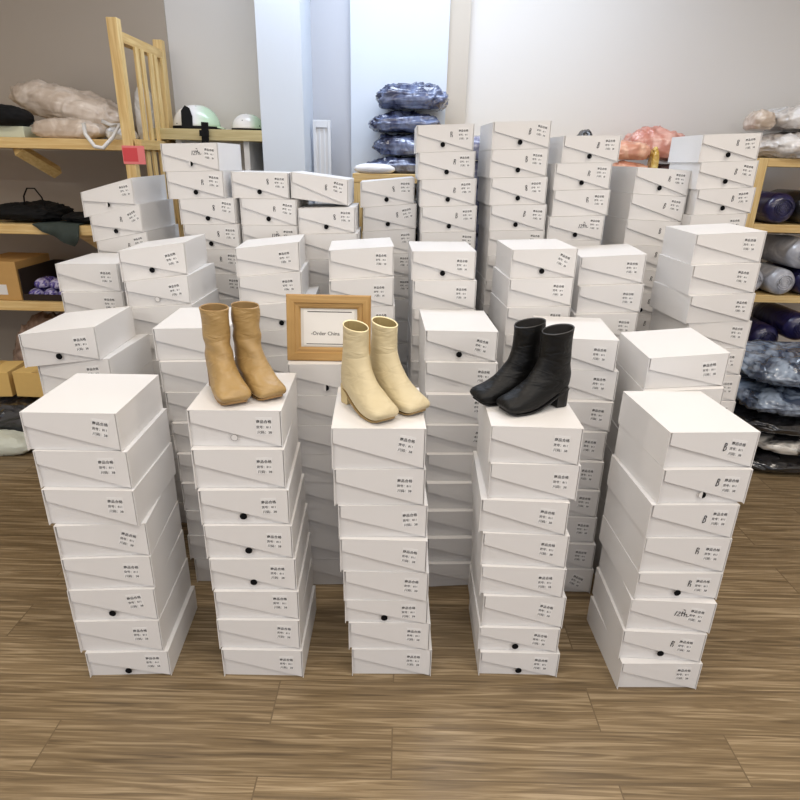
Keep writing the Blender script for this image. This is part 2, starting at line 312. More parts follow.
DETAIL = {   # top to bottom; h hole as a black disc, r unpunched hole ring, w half covered hole, m pen letter, n pen scribble, s<angle> printed sticker
 'A': ['s-10', 's1', 's-2', 's-20', 's-3', 'h s8', 's1', 'h s0'],
 'B': ['r s0', 's0', 'h s2', 'h s-3', 'h s-2', 's-1', 's-5', 's-2'],
 'C': ['s-12', 's-2', 's5', 's-8', 's-4', 'h s0', 's-4', 's-3'],
 'D': ['s-4', 's-3', 's-8', 's-6', 's0', 's-12', 'h s-8', 'h s-4'],
 'E': ['m s-10', 'w m s-5', 'm s-3', 'm s-5', 'h m s-4', 'n s-8', 'h m s-6', 's-2'],
 'F': ['h s0', 's0', '', '', '', '', '', '', ''],
 'G': ['', '', '', '', '', '', '', '', ''],
 'H': ['w', '', '', '', '', '', '', ''],
 'I': ['h s-12', 's-3', 's-2', 's-12', 's-4', 's0', 's2', 's0', 's0'],
 'J': ['s-3', 's-3', 's-6', 's-5', 's-4', 's-5', 's-4', 's-5', 's-25'],
 'K': ['s4', 's-3', '', '', '', '', '', '', ''],
 'L': ['s-2', 's-2'], 'M': ['h s8', 'r s6', ''], 'N': ['s2', 's0', 'h'], 'O': ['s-4', 's-2', 's0', ''], 'P': ['h s-2', 's-1', ''],
 'Q': ['h s-25', 's-4', 's-4'], 'R': ['s-4', 's-4', 's-5'], 'S': ['s-5', 's-8', 's-5', 's-6', 's0', 's0', 's0'],
 'T': ['w s-3', 'h m s14', 'm s4'], 'U': ['w n s-8', 'h m s-8', 'h m s-10', 'h m s-3', 'm s-4', 's-3'],
 'V': ['h m s-2', 'h m s-8', 'n s0', ''], 'W': ['h m s-3', '', ''], 'X': ['h m s-3', 'h m s10', 's2', 's-2', 's0'],
 'Y': ['h m s0', 'h m s0', 'h m s2', 'h m s3', 's-4'], 'Z': ['h m s-14', 'h m s-6', 'h m s2', 'h m s-4', 's-4'],
 'AA': ['h m s0', 'h m s-4', 'm s-2', 'h n s-4'], 'AB': ['h m s-2', 'm s-6', 'm', 'm', 'm', 'h m', 'm'], 'AC': ['h m s5', 'h m s-10', 'h m s4', 's2'],
}
ORD = ['topmost', 'second from top', 'third from top', 'fourth from top', 'fifth from top', 'sixth from top', 'seventh from top', 'eighth from top', 'ninth from top',
       'tenth from top', 'eleventh from top', 'twelfth from top', 'thirteenth from top', 'fourteenth from top', 'fifteenth from top']
NTH = ['first', 'second', 'third', 'fourth', 'fifth', 'sixth', 'seventh', 'eighth', 'ninth', 'tenth']
WHERE = {'A': 'first front-row stack from the slatted pine shelf', 'B': 'front stack under the tan boots', 'C': 'front stack under the cream boots',
         'D': 'front stack under the black boots', 'E': 'last front-row stack from the slatted pine shelf',
         'F': 'second-row stack nearest the slatted pine shelf', 'G': 'second-row stack behind the tan boots', 'H': 'second-row stack under the picture frame',
         'I': 'second-row stack between cream and black boots', 'J': 'second-row stack behind the black boots', 'K': 'second-row stack nearest the fabric rolls'}
for i, k in enumerate('LMNOPQRS'): WHERE[k] = NTH[i] + ' third-row stack from slatted pine shelf'
for i, k in enumerate(['T', 'U', 'V', 'W', 'X', 'Y', 'Z', 'AA', 'AB', 'AC']): WHERE[k] = NTH[i] + ' back-row stack from slatted pine shelf'

# printed sticker, shared by all boxes
st = MB()
st.prism([(-0.021, -0.024), (0.021, -0.024), (0.021, 0.024), (-0.021, 0.024)], -0.0002, 0.0003, 0)
for txt, z, s, bo, x in (('商品合格', 0.0090, 0.0100, 0.00016, -0.020), ('货号：811', -0.0060, 0.0086, 0.00012, -0.020), ('尺码：38', -0.0210, 0.0094, 0.00014, -0.018)):
    vs, fs = text_mesh(txt, s, bo)
    st.add([(a + x, -0.0005, c + z) for a, b, c in vs], fs, 1)
o = st.build('label_sticker', [M_stick, M_ink]); STICKER = o.data; bpy.data.objects.remove(o)

def disc(r, n=24, mi=0, mb=None, half=False, y0=-0.0007, y1=0.0004):
    mb = mb or MB(); a0, a1 = (math.pi / 2, -math.pi / 2) if half else (0, -2 * math.pi)
    m = n if not half else n + 1
    poly = [(r * math.cos(a0 + (a1 - a0) * k / n), r * math.sin(a0 + (a1 - a0) * k / n)) for k in range(m)]
    return mb.prism(poly[::-1], y0, y1, mi)
def keep(mb, name, mats):
    o = mb.build(name, mats); me = o.data; bpy.data.objects.remove(o); return me
HOLE = keep(disc(0.0098), 'thumb_hole', M_hole)  # flat black disc paints the shade inside the hole, nothing is cut
ring = MB(); R0, R1, n = 0.0085, 0.0096, 28
ring.add([(R0 * math.cos(2 * math.pi * k / n), -0.0006, R0 * math.sin(2 * math.pi * k / n)) for k in range(n)] + [(R1 * math.cos(2 * math.pi * k / n), -0.0006, R1 * math.sin(2 * math.pi * k / n)) for k in range(n)],
         [(k, (k + 1) % n, n + (k + 1) % n, n + k) for k in range(n)], 1)
M_ring = simple('press_line_grey', lin(120, 118, 118), 0.7)
disc(0.0085, mb=ring, y0=-0.0004)
RING = keep(ring, 'thumb_hole', [M_board, M_ring])
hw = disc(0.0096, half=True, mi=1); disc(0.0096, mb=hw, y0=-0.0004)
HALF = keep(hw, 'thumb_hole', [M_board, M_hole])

def stroke(mb, pts, w):
    P = [Vector((a, 0, c)) for a, c in pts]
    L, R = [], []
    for i, p in enumerate(P):
        t = (P[min(i + 1, len(P) - 1)] - P[max(i - 1, 0)]).normalized(); nn = Vector((-t.z, 0, t.x)) * w / 2
        L.append(p + nn); R.append(p - nn)
    k = len(P)
    mb.add([(q.x, -0.0005, q.z) for q in L + R], [(i, k + i, k + i + 1, i + 1) for i in range(k - 1)])
def glyph(kind):
    mb = MB(); w = 0.0024 if kind < 3 else 0.0018
    if kind == 0:     # a quick capital B
        stroke(mb, [(-.003, -.011), (-.001, 0), (.0005, .011)], w)
        stroke(mb, [(.0005, .011), (.005, .0095), (.0055, .005), (.001, .001), (.0045, -.001), (.0045, -.007), (.001, -.010), (-.003, -.011)], w)
    elif kind == 1:   # rounder B, almost an 8
        stroke(mb, [(-.002, .010), (.003, .011), (.004, .006), (0, .001), (-.003, -.004), (-.002, -.010), (.003, -.009), (.003, -.003), (0, .001), (-.003, .005), (-.002, .010)], w)
    elif kind == 2:   # slanting B with open foot
        stroke(mb, [(-.004, -.010), (-.002, .010)], w); stroke(mb, [(-.002, .010), (.004, .008), (.003, .003), (-.003, .0), (.004, -.003), (.002, -.011)], w)
    else:             # scribble like 12th
        stroke(mb, [(-.016, -.007), (-.013, .006)], w); stroke(mb, [(-.010, .004), (-.006, .005), (-.006, .001), (-.011, -.006), (-.004, -.006)], w)
        stroke(mb, [(-.001, .007), (-.001, -.006)], w); stroke(mb, [(-.004, .002), (.003, .003)], w)
        stroke(mb, [(.004, .008), (.005, -.006)], w); stroke(mb, [(.005, -.001), (.009, .002), (.010, -.006), (.015, -.004)], w)
        stroke(mb, [(-.001, .012), (.004, .011)], w)
    if kind == 3: mb.v = [(x * 1.3, y, z * 1.3) for x, y, z in mb.v]
    return keep(mb, 'pen_mark', M_pen)
GLYPH = [glyph(i) for i in range(4)]

rb = random.Random(21)
def shoe_box(x, y, yaw, zc, sb, st_, H, label, detail, top_row):
    """a shoe box with its short end to the front; sb and st_ are the slopes of the planes it lies under and on"""
    t = thing('shoe_box', (x, y, zc), label, 'box', 'stacked white shoe boxes', yaw)
    ca, sa = math.cos(yaw), math.sin(yaw)
    def P(u, v, yy, d=0.0):
        dx = (u - .5) * W * ca - yy * sa
        return ((u - .5) * W, yy, sb * dx * (1 - v) + (H + st_ * dx) * v + d)
    tk = 0.0022; f = 0.0085; g = 0.0006
    def block(mb, u0, u1, v0, v1, y0, y1, d0, d1):
        mb.hexa([P(u0, v0, y0, d0), P(u1, v0, y0, d0), P(u1, v0, y1, d0), P(u0, v0, y1, d0), P(u0, v1, y0, d1), P(u1, v1, y0, d1), P(u1, v1, y1, d1), P(u0, v1, y1, d1)])
    body = MB()
    block(body, 0, 1, 0, 1, f, LB, g * .2, -tk)
    block(body, 0, .009, 0, 1, 0, f, g * .2, -tk); block(body, .991, 1, 0, 1, 0, f, g * .2, -tk)
    body.build('box_body', M_board, t)
    lid = MB()
    block(lid, 0, 1, 1, 1, 0, LB, -tk, -g)
    a = rb.uniform(.64, .70); b = rb.uniform(.015, .05); l0 = rb.uniform(.014, .03)
    poly = [(l0, a), (l0 + .012, a - .02), (.982, b), (.982, 1), (l0, 1)]
    pts = [P(u, v, 0, -tk if v == 1 else 0) for u, v in poly]
    lid.prism([(p[0], p[2]) for p in pts], 0.0002, f - 0.0002)
    lid.build('lid', M_lid, t)
    tilt = math.atan((sb + st_) / 2)
    for tok in detail.split():
        k = tok[0]
        if k in 'hrw':
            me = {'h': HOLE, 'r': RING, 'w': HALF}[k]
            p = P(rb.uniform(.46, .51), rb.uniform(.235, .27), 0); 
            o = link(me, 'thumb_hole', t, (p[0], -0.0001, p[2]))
        elif k == 's':
            u = rb.uniform(.755, .81) if not top_row else rb.uniform(.80, .84)
            v = rb.uniform(.54, .62) if not top_row else rb.uniform(.62, .68)
            p = P(u, v, 0)
            link(STICKER, 'label_sticker', t, (p[0], -0.0004, p[2]), (0, -math.radians(float(tok[1:])) - tilt, 0))
        elif k in 'mn':
            p = P(rb.uniform(.60, .64), rb.uniform(.58, .66), 0)
            gi = 3 if k == 'n' else rb.choice([0, 1, 2])
            link(GLYPH[gi], 'pen_mark', t, (p[0], -0.0003, p[2]), (0, -tilt + rb.uniform(-.15, .15), 0))
    return t

TOPZ = {}
for key, (n_total, z0, fitted) in STACKS.items():
    lst = []
    nh = n_total - len(fitted)
    fx, fy, fa, fH, ft = fitted[0]
    if nh > 0:
        H = z0 / nh
        for i in range(nh):
            q = i / max(1, nh)
            dx = rb.uniform(-.003, .003)
            lst.append([fx + dx, fy + rb.uniform(-.004, .004), fa * (.5 + .5 * q), H, ft * q])
    lst += [list(b) for b in fitted]
    n = len(lst); z = 0.0; planes = []
    for i in range(n + 1):
        lo, hi = lst[max(0, i - 1)], lst[min(n - 1, i)]
        s = 0.0 if i == 0 else (lo[4] if i == n else (lo[4] + hi[4]) / 2)
        planes.append((z, math.tan(s), (lo[0] + hi[0]) / 2))
        if i < n: z += lst[i][3]
    det = DETAIL.get(key, [])
    for i, (x, y, a, H, tl) in enumerate(lst):
        (z1, s1, c1), (z2, s2, c2) = planes[i], planes[i + 1]
        zb = z1 + s1 * (x - c1); zt = z2 + s2 * (x - c2)
        k = n - 1 - i
        d = det[k] if k < len(det) else ''
        adj = ''
        if 'n' in d.split() or 'm' in d.split(): adj += 'pen-marked '
        if 'h' in d.split(): adj += 'holed '
        pos = ORD[k] if k < n - 1 else 'bottom box'
        shoe_box(x, y, a, zb, s1, s2, zt - zb, adj + 'white shoe box, ' + pos + ', ' + WHERE[key], d, key in ('T', 'U', 'V', 'W', 'X', 'Y', 'Z', 'AA', 'AB', 'AC'))
    TOPZ[key] = (lst[-1][0], lst[-1][1], lst[-1][2], planes[-1])

# one box lies askew across two back-row stacks
vx, vy = STACKS['V'][2][1][0], STACKS['V'][2][1][1]
zV = sum(b[3] for b in STACKS['V'][2][:-1]) + STACKS['V'][1]
wx, wy, wa, (wz, ws, wc) = TOPZ['W']
xl, xr = -0.462, wx + W / 2
zr = wz + ws * (xr - wc)
sl = (zr - zV - 0.004) / (xr - xl)
xc = -0.357
zc = zV + 0.004 + sl * (xc - xl)
shoe_box(xc, 2.66, 0.0, zc, sl, sl, 0.104, 'pen-marked white shoe box lying askew across two back-row stacks before the pillar', 'm s-6', True)
# ---------------------------------------------------------------- boots
def leather(name, ca, cb, rough):
    m, nt, b = new_mat(name)
    tc = nt.nodes.new('ShaderNodeTexCoord')
    n = nt.nodes.new('ShaderNodeTexNoise'); n.inputs['Scale'].default_value = 14; n.inputs['Detail'].default_value = 4
    n2 = nt.nodes.new('ShaderNodeTexNoise'); n2.inputs['Scale'].default_value = 16; n2.inputs['Detail'].default_value = 2; n2.inputs['Distortion'].default_value = 1.5
    mp = nt.nodes.new('ShaderNodeMapping'); mp.inputs['Scale'].default_value = (0.8, 0.8, 2.2)
    mx = nt.nodes.new('ShaderNodeMix'); mx.data_type = 'RGBA'; mx.inputs['A'].default_value = ca; mx.inputs['B'].default_value = cb
    nt.links.new(tc.outputs['Object'], n.inputs['Vector']); nt.links.new(tc.outputs['Object'], mp.inputs['Vector']); nt.links.new(mp.outputs[0], n2.inputs['Vector'])
    nt.links.new(n.outputs['Fac'], mx.inputs['Factor']); nt.links.new(mx.outputs['Result'], b.inputs['Base Color'])
    b.inputs['Roughness'].default_value = rough
    bp = nt.nodes.new('ShaderNodeBump'); bp.inputs['Strength'].default_value = 0.5; bp.inputs['Distance'].default_value = 0.009
    nt.links.new(n2.outputs['Fac'], bp.inputs['Height']); nt.links.new(bp.outputs['Normal'], b.inputs['Normal'])
    return m

PROFILE = [((.003, .228), (.097, .213), .0365), ((.003, .208), (.097, .197), .0365), ((.003, .186), (.096, .181), .036), ((.002, .160), (.096, .164), .0355), ((.000, .138), (.098, .148), .0345), ((-.004, .116), (.103, .133), .034),
           ((-.008, .096), (.111, .118), .034), ((-.010, .078), (.121, .103), .0345), ((-.008, .062), (.133, .089), .0355), ((.002, .0505), (.146, .078), .0365), ((.040, .042), (.158, .068), .038),
           ((.076, .027), (.169, .060), .040), ((.106, .014), (.180, .054), .042), ((.132, .0075), (.190, .049), .043), ((.158, .0055), (.200, .045), .043), ((.182, .006), (.2075, .040), .041), ((.199, .010), (.213, .033), .0365), ((.2075, .015), (.2155, .026), .029)]
NR = 32
def boot_rings(folds, seed, inset=0.0, upto=None, slim=1.0, lift=0.0):
    rings = []
    for i, (b, f, hw) in enumerate(PROFILE[:upto]):
        b = Vector((b[0], 0, b[1])); f = Vector((f[0], 0, f[1] + lift * max(0, 1 - i / 5))); c = (b + f) / 2; ax = (f - b) / 2
        sl_ = slim + (1 - slim) * min(1, max(0, (i - 2) / 5)); ax = ax * sl_; hw = hw * sl_
        k = min(1, max(0, (i - 7) / 4))       # 0 shaft .. 1 foot
        ring = []
        for j in range(NR):
            ph = 2 * math.pi * j / NR
            co, si = math.cos(ph), math.sin(ph)
            if co < 0: e1, e2 = 1 - .55 * k, 1 - .45 * k     # the sole side of the foot is flatter
            else: e1, e2 = 1 - .18 * k, 1 - .12 * k
            p = c + ax * math.copysign(abs(co) ** e1, co) + Vector((0, 1, 0)) * (hw * math.copysign(abs(si) ** e2, si))
            if inset: p = c + (p - c) * (1 - inset / max(.02, hw))
            else:
                wz = math.exp(-((p.z - .13) / .045) ** 2)
                d = folds * wz * math.sin(p.z * 150 + 2.6 * si + 1.2 * co + seed) + .5 * folds * math.sin(p.z * 95 + 3 * si + seed * 2) + .0016 * noise.noise(Vector((p.x * 22, p.y * 22, p.z * 22 + seed)))
                if p.z < .02: d = 0
                p += (p - c).normalized() * d
            ring.append(tuple(p))
        rings.append(ring)
    return rings

def boot(loc, direction, label, mats, folds, seed, pull_side, slim=1.0, lift=0.0):
    up_m, sole_m, heel_m, in_m, rim_m, metal_m = mats
    rz = math.atan2(direction[1], direction[0])
    t = thing('ankle_boot', loc, label, 'boot', 'ankle boots on the boxes', rz)
    rings = boot_rings(folds, seed, slim=slim, lift=lift)
    mb = MB(); mb.loft(rings, 0, True, False, True)
    mb.build('upper', up_m, t, subdiv=1)
    # lining: rim rolled over and the inside wall down to the insole
    inner = boot_rings(0, seed, .003, 7, slim, lift)
    rim = [tuple(Vector(p) + Vector((0, 0, .0025))) for p in boot_rings(0, seed, .0012, 1, slim, lift)[0]]
    mb = MB(); mb.loft([rings[0], rim, inner[0]], 1, True, False, False); mb.loft(inner, 0, True, False, True)
    mb.build('lining', [in_m, rim_m], t)
    secs = [(.0, .0505, .020), (.012, .0475, .0265), (.045, .038, .030), (.078, .0235, .036), (.106, .0125, .0375), (.132, .0065, .0385), (.158, .0045, .038), (.182, .0055, .0355), (.198, .0095, .029), (.2055, .0135, .021)]
    mb = MB(); mb.loft([[(x, -h, z + .001), (x, -h, z - .0045), (x, h, z - .0045), (x, h, z + .001)] for x, z, h in secs], 0, False)
    mb.build('sole', sole_m, t, bevel=.0015)
    def heel_ring(z, xb, xf, h):
        R = [(xf, -h * .92, z)]
        for k in range(9):
            a = -math.pi / 2 - math.pi * k / 8
            R.append((xb + .022 + .022 * math.cos(a), h * math.sin(a), z))
        R.append((xf, h * .92, z)); return R[::-1]
    mb = MB(); mb.loft([heel_ring(0, -.004, .042, .0275), heel_ring(.004, -.004, .042, .0275), heel_ring(.025, -.0045, .042, .0272), heel_ring(.050, -.004, .046, .028), heel_ring(.056, -.002, .046, .027)], 0, False)
    mb.build('heel', heel_m, t, bevel=.001)
    # zip up the back with its pull
    mb = MB(); zs = [.226, .208, .186, .160, .138, .116, .10]
    xb = [.003, .003, .003, .002, .0, -.004, -.007]
    xb = [x + (1 - slim) * .047 * min(1, max(0, (6 - i) / 4)) for i, x in enumerate(xb)]; px = xb[0] - .0035
    mb.loft([[(x - .0012, -.0035, z), (x - .0012, .0035, z), (x + .004, .0035, z), (x + .004, -.0035, z)] for x, z in zip(xb, zs)], 0, False)
    zp = mb.build('zipper', sole_m if pull_side is None else heel_m, t)
    mb = MB(); mb.box(px, px + .003, -.0035, .0035, .196, .216); mb.build('zipper_pull', metal_m, zp)
    return t

tan_u = leather('tan_leather', lin(154, 124, 76), lin(176, 146, 94), .42)
tan = (tan_u, simple('tan_sole', lin(156, 122, 76), .6), simple('tan_heel', lin(132, 96, 54), .45), simple('tan_lining', lin(150, 122, 78), .7), simple('tan_rim', lin(160, 128, 80), .5), simple('gold_metal', lin(200, 170, 110), .3, metal=.9))
crm_u = leather('cream_leather', lin(196, 181, 144), lin(210, 196, 160), .5)
crm = (crm_u, simple('cream_sole', lin(150, 124, 80), .6), simple('cream_heel', lin(204, 184, 138), .5), simple('cream_lining', lin(160, 142, 96), .8), simple('cream_rim', lin(238, 224, 178), .5), simple('pale_metal', lin(210, 196, 160), .3, metal=.9))
blk_u = leather('black_leather', lin(6, 6, 6), lin(12, 12, 11), .48)
blk_u.node_tree.nodes['Principled BSDF'].inputs['Specular IOR Level'].default_value = .3
blk = (blk_u, simple('black_sole', lin(16, 15, 15), .6), simple('black_heel', lin(18, 17, 16), .4), simple('black_lining', lin(34, 32, 31), .8), simple('black_rim', lin(46, 44, 42), .5), simple('dark_metal', lin(70, 66, 60), .3, metal=.9))

def place_boot(key, toe, direction, label, mats, folds, seed, side=None, slim=1.0, lift=0.0):
    d = Vector((direction[0], direction[1], 0)).normalized()
    x, y, a, (z, s, c) = TOPZ[key]
    heel = Vector((toe[0], toe[1], 0)) - d * .209
    return boot((heel.x, heel.y, z + .0005), d, label, mats, folds, seed, side, slim, lift)
place_boot('B', (-.421, 1.436), (.50, -.866), 'tan leather ankle boot with creased shaft, nearer the shelf in its pair', tan, .0040, 1.0, None, 1.0, .014)
place_boot('B', (-.332, 1.480), (.60, -.80), 'tan leather ankle boot with creased shaft, nearer the picture frame in its pair', tan, .0046, 2.2, None, 1.0, .014)
place_boot('C', (-.030, 1.408), (.57, -.82), 'cream ankle boot with pale rim, covering a corner of the picture frame', crm, .0012, 3.1, None, .88)
place_boot('C', (.055, 1.465), (.64, -.77), 'cream ankle boot with pale rim, farther from the picture frame in its pair', crm, .0012, 4.4, None, .88)
place_boot('D', (.278, 1.506), (-.90, -.44), 'black leather ankle boot standing in front, showing its block heel', blk, .0022, 5.0, 1)
place_boot('D', (.212, 1.576), (-.92, -.40), 'black leather ankle boot standing behind the other black boot', blk, .0022, 6.3, 1)

# ---------------------------------------------------------------- picture frame
hx_, hy_, ha, (hz, hs, hc) = TOPZ['H']
lean = math.radians(-9)
t = thing('picture_frame', (-0.224, 1.778, hz + .0015), 'oak picture frame holding a white card that reads -Order China', 'picture frame', None, 0.02)
t.rotation_euler = (lean, 0, 0.02)
FW, FH, fw, fd = .258, .203, .042, .022
o_ = [(-FW / 2, 0), (FW / 2, 0), (FW / 2, FH), (-FW / 2, FH)]
def rail(i, mat):
    mb = MB(); a, b = o_[i], o_[(i + 1) % 4]
    ins = lambda p, d: (p[0] - math.copysign(d, p[0]), p[1] + (d if p[1] < FH / 2 else -d))
    # cross-section steps: (inset, y)
    prof = [(0, fd), (0, .003), (.004, 0), (.024, 0), (.027, .005), (.036, .006), (.042, .012), (.042, fd)]
    A = [(ins(a, d)[0], y, ins(a, d)[1]) for d, y in prof]; B_ = [(ins(b, d)[0], y, ins(b, d)[1]) for d, y in prof]
    mb.loft([B_, A], 0, False); return mb.build('frame_rail', mat, t)
for i in range(4): rail(i, M_oak if i % 2 == 0 else M_oak_z)
M_card = simple('card_paper', (.82, .80, .76, 1), .6)
M_mount = simple('mount_paper', (.70, .68, .63, 1), .6)
MB().box(-FW / 2 + .040, FW / 2 - .040, .0145, .018, .040, FH - .040).build('backing_board', M_mount, t)
c = MB().box(-.078, .078, .0125, .0140, .046, FH - .047).build('card', M_card, t)
mb = MB()
vs, fs = text_mesh('-Order China', .0160, .00015)
mb.add([(a - .056, .0122, cc + .079) for a, b, cc in vs], fs)
mb.box(-.070, .072, .0120, .0124, .0505, .0525); mb.box(-.066, .070, .0120, .0124, FH - .0535, FH - .051)
mb.build('card_lettering', simple('grey_ink', lin(52, 50, 46), .7), c)
mb = MB(); mb.hexa([(-.03, fd, .12), (.03, fd, .12), (.03, fd + .004, .125), (-.03, fd + .004, .125), (-.03, fd, .16), (.03, fd, .16), (.03, fd + .004, .16), (-.03, fd + .004, .16)])
mb.bar((0, fd + .002, .14), (0, fd + .075, .0125), .04, .004)
mb.build('easel_stand', simple('black_fibreboard', (.02, .02, .02, 1), .7), t)

# ---------------------------------------------------------------- soft goods
def blob(w, d, h, seed, e=.5, amp=.08, nu=72, nv=36, flat=True, freq=3.2, tail=.75):
    """a stuffed plastic bag lying on z = 0: a pillow with thin seam ends and sharp folds"""
    vs, fs = [], []
    cs = lambda q, p: math.copysign(abs(q) ** p, q)
    for j in range(nv + 1):
        la = -math.pi / 2 + math.pi * j / nv
        for i in range(nu):
            lo = 2 * math.pi * i / nu
            p = Vector((cs(math.cos(la), .55) * cs(math.cos(lo), e), cs(math.cos(la), .55) * cs(math.sin(lo), e), cs(math.sin(la), .85)))
            # the bag is fullest in the middle and thins out towards its ends
            p.z *= 1 - (1 - tail) * abs(p.x) ** 2.5 - .12 * abs(p.y) ** 3
            q = Vector((p.x * w, p.y * d, p.z * h)) * freq * 2 + Vector((seed * 3.7, seed * 1.9, seed))
            ridg = 1 - abs(noise.noise(Vector((q.x * 2.2, q.y * 1.2, q.z * 3.0)))) * 2.2
            ridg2 = 1 - abs(noise.noise(q * 3.6 + Vector((9, 3, 1)))) * 2.2
            ridg3 = 1 - abs(noise.noise(Vector((q.x * 6, q.y * 3, q.z * 9)))) * 2.2
            r = noise.noise(q) * amp + amp * .8 * (max(-.6, ridg) - .35) + amp * .5 * (max(-.6, ridg2) - .35) + amp * .25 * (max(-.6, ridg3) - .3)
            p = Vector((p.x * (1 + r * .6), p.y * (1 + r * .6), p.z * (1 + r * 1.7)))
            vs.append([p.x * w / 2, p.y * d / 2, p.z * h / 2])
    if flat:
        for v in vs: v[2] = max(v[2], -h * .40)
    zmin = min(v[2] for v in vs)
    k_ = h / (max(v[2] for v in vs) - zmin)
    for v in vs: v[2] = (v[2] - zmin) * k_
    for j in range(nv):
        for i in range(nu):
            k = (i + 1) % nu; fs.append((j * nu + i, j * nu + k, (j + 1) * nu + k, (j + 1) * nu + i))
    return MB().add(vs, fs, 0, True)

def bag(name, loc, size, mat, label, cat='bag', group=None, rz=0.0, rx=0.0, ry=0.0, seed=1.0, **kw):
    o = blob(*size, seed, **kw).build(name, mat)
    o.location = loc; o.rotation_euler = (rx, ry, rz)
    return tag(o, label, cat, group)

F_beige = film('beige_garments', lin(196, 178, 160), lin(222, 208, 194), .32, .6)
F_clear = film('clear_film', lin(206, 204, 202), lin(236, 236, 236), .15, .8)
F_navy = film('navy_garments', lin(44, 50, 82), lin(128, 142, 178), .2, .9, 8, .8, (.40, .70))
F_pink = film('pink_garments', lin(206, 138, 122), lin(232, 186, 172), .28, .8, 7)
F_peach = film('peach_garments', lin(214, 150, 124), lin(236, 190, 160), .28, .7, 7)
F_white = film('white_garments', lin(208, 200, 192), lin(240, 238, 236), .25, .9, 8)
F_silver = film('silver_film', lin(58, 70, 92), lin(168, 184, 204), .16, 1.0, 7, .9, (.40, .66))
F_black = film('black_film', lin(18, 18, 20), lin(46, 46, 50), .2, .9, 9, .8)
F_lav = film('lavender_film', lin(120, 122, 150), lin(190, 192, 214), .22, .8, 9)
F_brown = film('brown_garments', lin(120, 96, 80), lin(176, 150, 132), .4, .6, 6)
F_purple = film('purple_packs', lin(84, 70, 150), lin(196, 190, 226), .25, .7, 30, .6, (.46, .58))
F_roll_navy = film('navy_roll', lin(26, 24, 66), lin(44, 42, 92), .3, .4, 10, .4)
F_roll_grey = film('grey_roll', lin(168, 170, 178), lin(200, 202, 208), .3, .4, 9, .6)
F_roll_black = film('black_roll', lin(20, 20, 24), lin(38, 38, 44), .35, .4, 9, .4)
M_card_brown = simple('cardboard', lin(196, 156, 98), .75, .2, bump=.1, scale=40, var=.06)
M_card_light = simple('light_cardboard', lin(222, 186, 116), .75, .2, bump=.1, scale=40, var=.05)
M_black = simple('black_fabric', lin(22, 22, 23), .8, .2, bump=.5, scale=90)
M_greencloth = simple('grey_green_cloth', lin(66, 74, 70), .85, .15, bump=.4, scale=120)
M_dark = simple('dark_inside', lin(44, 32, 24), .9)

# ---- slatted pine shelf on the left ----
YS = 3.25
t = thing('slatted_shelf', (-2.17, YS, 0), 'tall pine shelf with slatted end frame against the taupe wall', 'shelf')
B1, B2, B3 = 1.532, 1.112, .700
for zt in (B1, B2, B3):
    MB().box(-.75, .83, 0, .55, zt - .05, zt).build('shelf_board', M_pine, t, bevel=.003)
for x in (-.75, .775):
    for y in (.0, .50):
        MB().box(x, x + .05, y + (.001 if y else -.048), y + .048 + (.001 if y else -.048), 0, 2.05).build('post', M_pine_z, t, bevel=.003)
MB().box(.777, .823, .001, .499, 1.955, 2.0).build('end_rail', M_pine_y, t); MB().box(.832, .865, -.04, .54, 1.49, 1.535).build('end_rail', M_pine_y, t)
for i, (y, dx) in enumerate(((.07, .02), (.16, -.01), (.25, .015), (.34, -.02), (.43, .01))):
    mb = MB(); mb.bar((.842 + (i % 2) * .003, y, .72), (.842 + (i % 2) * .003, y + dx, 1.95), .010, .042); mb.build('slat', M_pine_z, t)
mb = MB(); mb.bar((.20, .04, 1.478), (.27, .24, 1.365), .055, .045); mb.build('brace', M_pine_y, t)
mb = MB(); mb.bar((.20, .42, 1.06), (.62, .46, .76), .045, .04); mb.build('brace', M_pine, t)
mb = MB(); mb.bar((.20, .42, .74), (.58, .50, .90), .03, .03); mb.build('brace', wood('dark_brace', lin(96, 48, 36), lin(70, 34, 26)), t)

bag('garment_bag', (-1.85, 3.64, B1 + .085), (.58, .28, .19), F_beige, 'long beige bag of folded clothes slumping over another on the top shelf board', 'bag', 'clothes bags on the pine shelf', ry=.22, seed=2.0, amp=.09)
bag('garment_bag', (-1.725, 3.36, B1 + .001), (.34, .18, .10), F_beige, 'small beige bag of clothes lying flat on the top shelf board', 'bag', 'clothes bags on the pine shelf', seed=3.3, amp=.08)
bag('clear_bag', (-1.466, 3.715, B1 + .001), (.09, .12, .30), F_clear, 'clear plastic bag with white contents beside the slatted frame', 'bag', seed=4.1)
bag('loose_film', (-1.468, 3.38, B1 + .001), (.12, .15, .065), F_clear, 'crumpled clear film on the top shelf board beside the slats', 'plastic film', seed=9.1, amp=.2)
mb = MB(); mb.tube([(-.085, 0, .05), (-.075, -.02, .0), (-.03, -.035, -.055), (.01, -.035, -.06), (.06, -.02, -.01), (.095, -.005, .05), (.05, .0, .045), (.0, .02, .062)], .0095, 8)
o = mb.build('plastic_hanger', simple('white_plastic', (.8, .8, .8, 1), .35)); o.location = (-1.505, 3.240, B1 + .02)
tag(o, 'white plastic hanger loop hanging over the top shelf board edge', 'hanger')
t = thing('price_tag', (-1.345, 3.2, 1.42), 'pink and red paper tag on the shelf post', 'tag')
MB().box(-.055, .055, -.003, 0, 0, .085).build('tag_paper', simple('tag_pink', lin(232, 128, 128), .6), t)
MB().box(-.052, .02, -.0036, -.003, .012, .075).build('tag_print', simple('tag_red', lin(214, 72, 78), .6), t)
bag('peaked_hat', (-2.04, 3.35, B1 + .054), (.22, .22, .10), M_black, 'black pointed hat lying on the top shelf board', 'hat', seed=5.2, amp=.05)
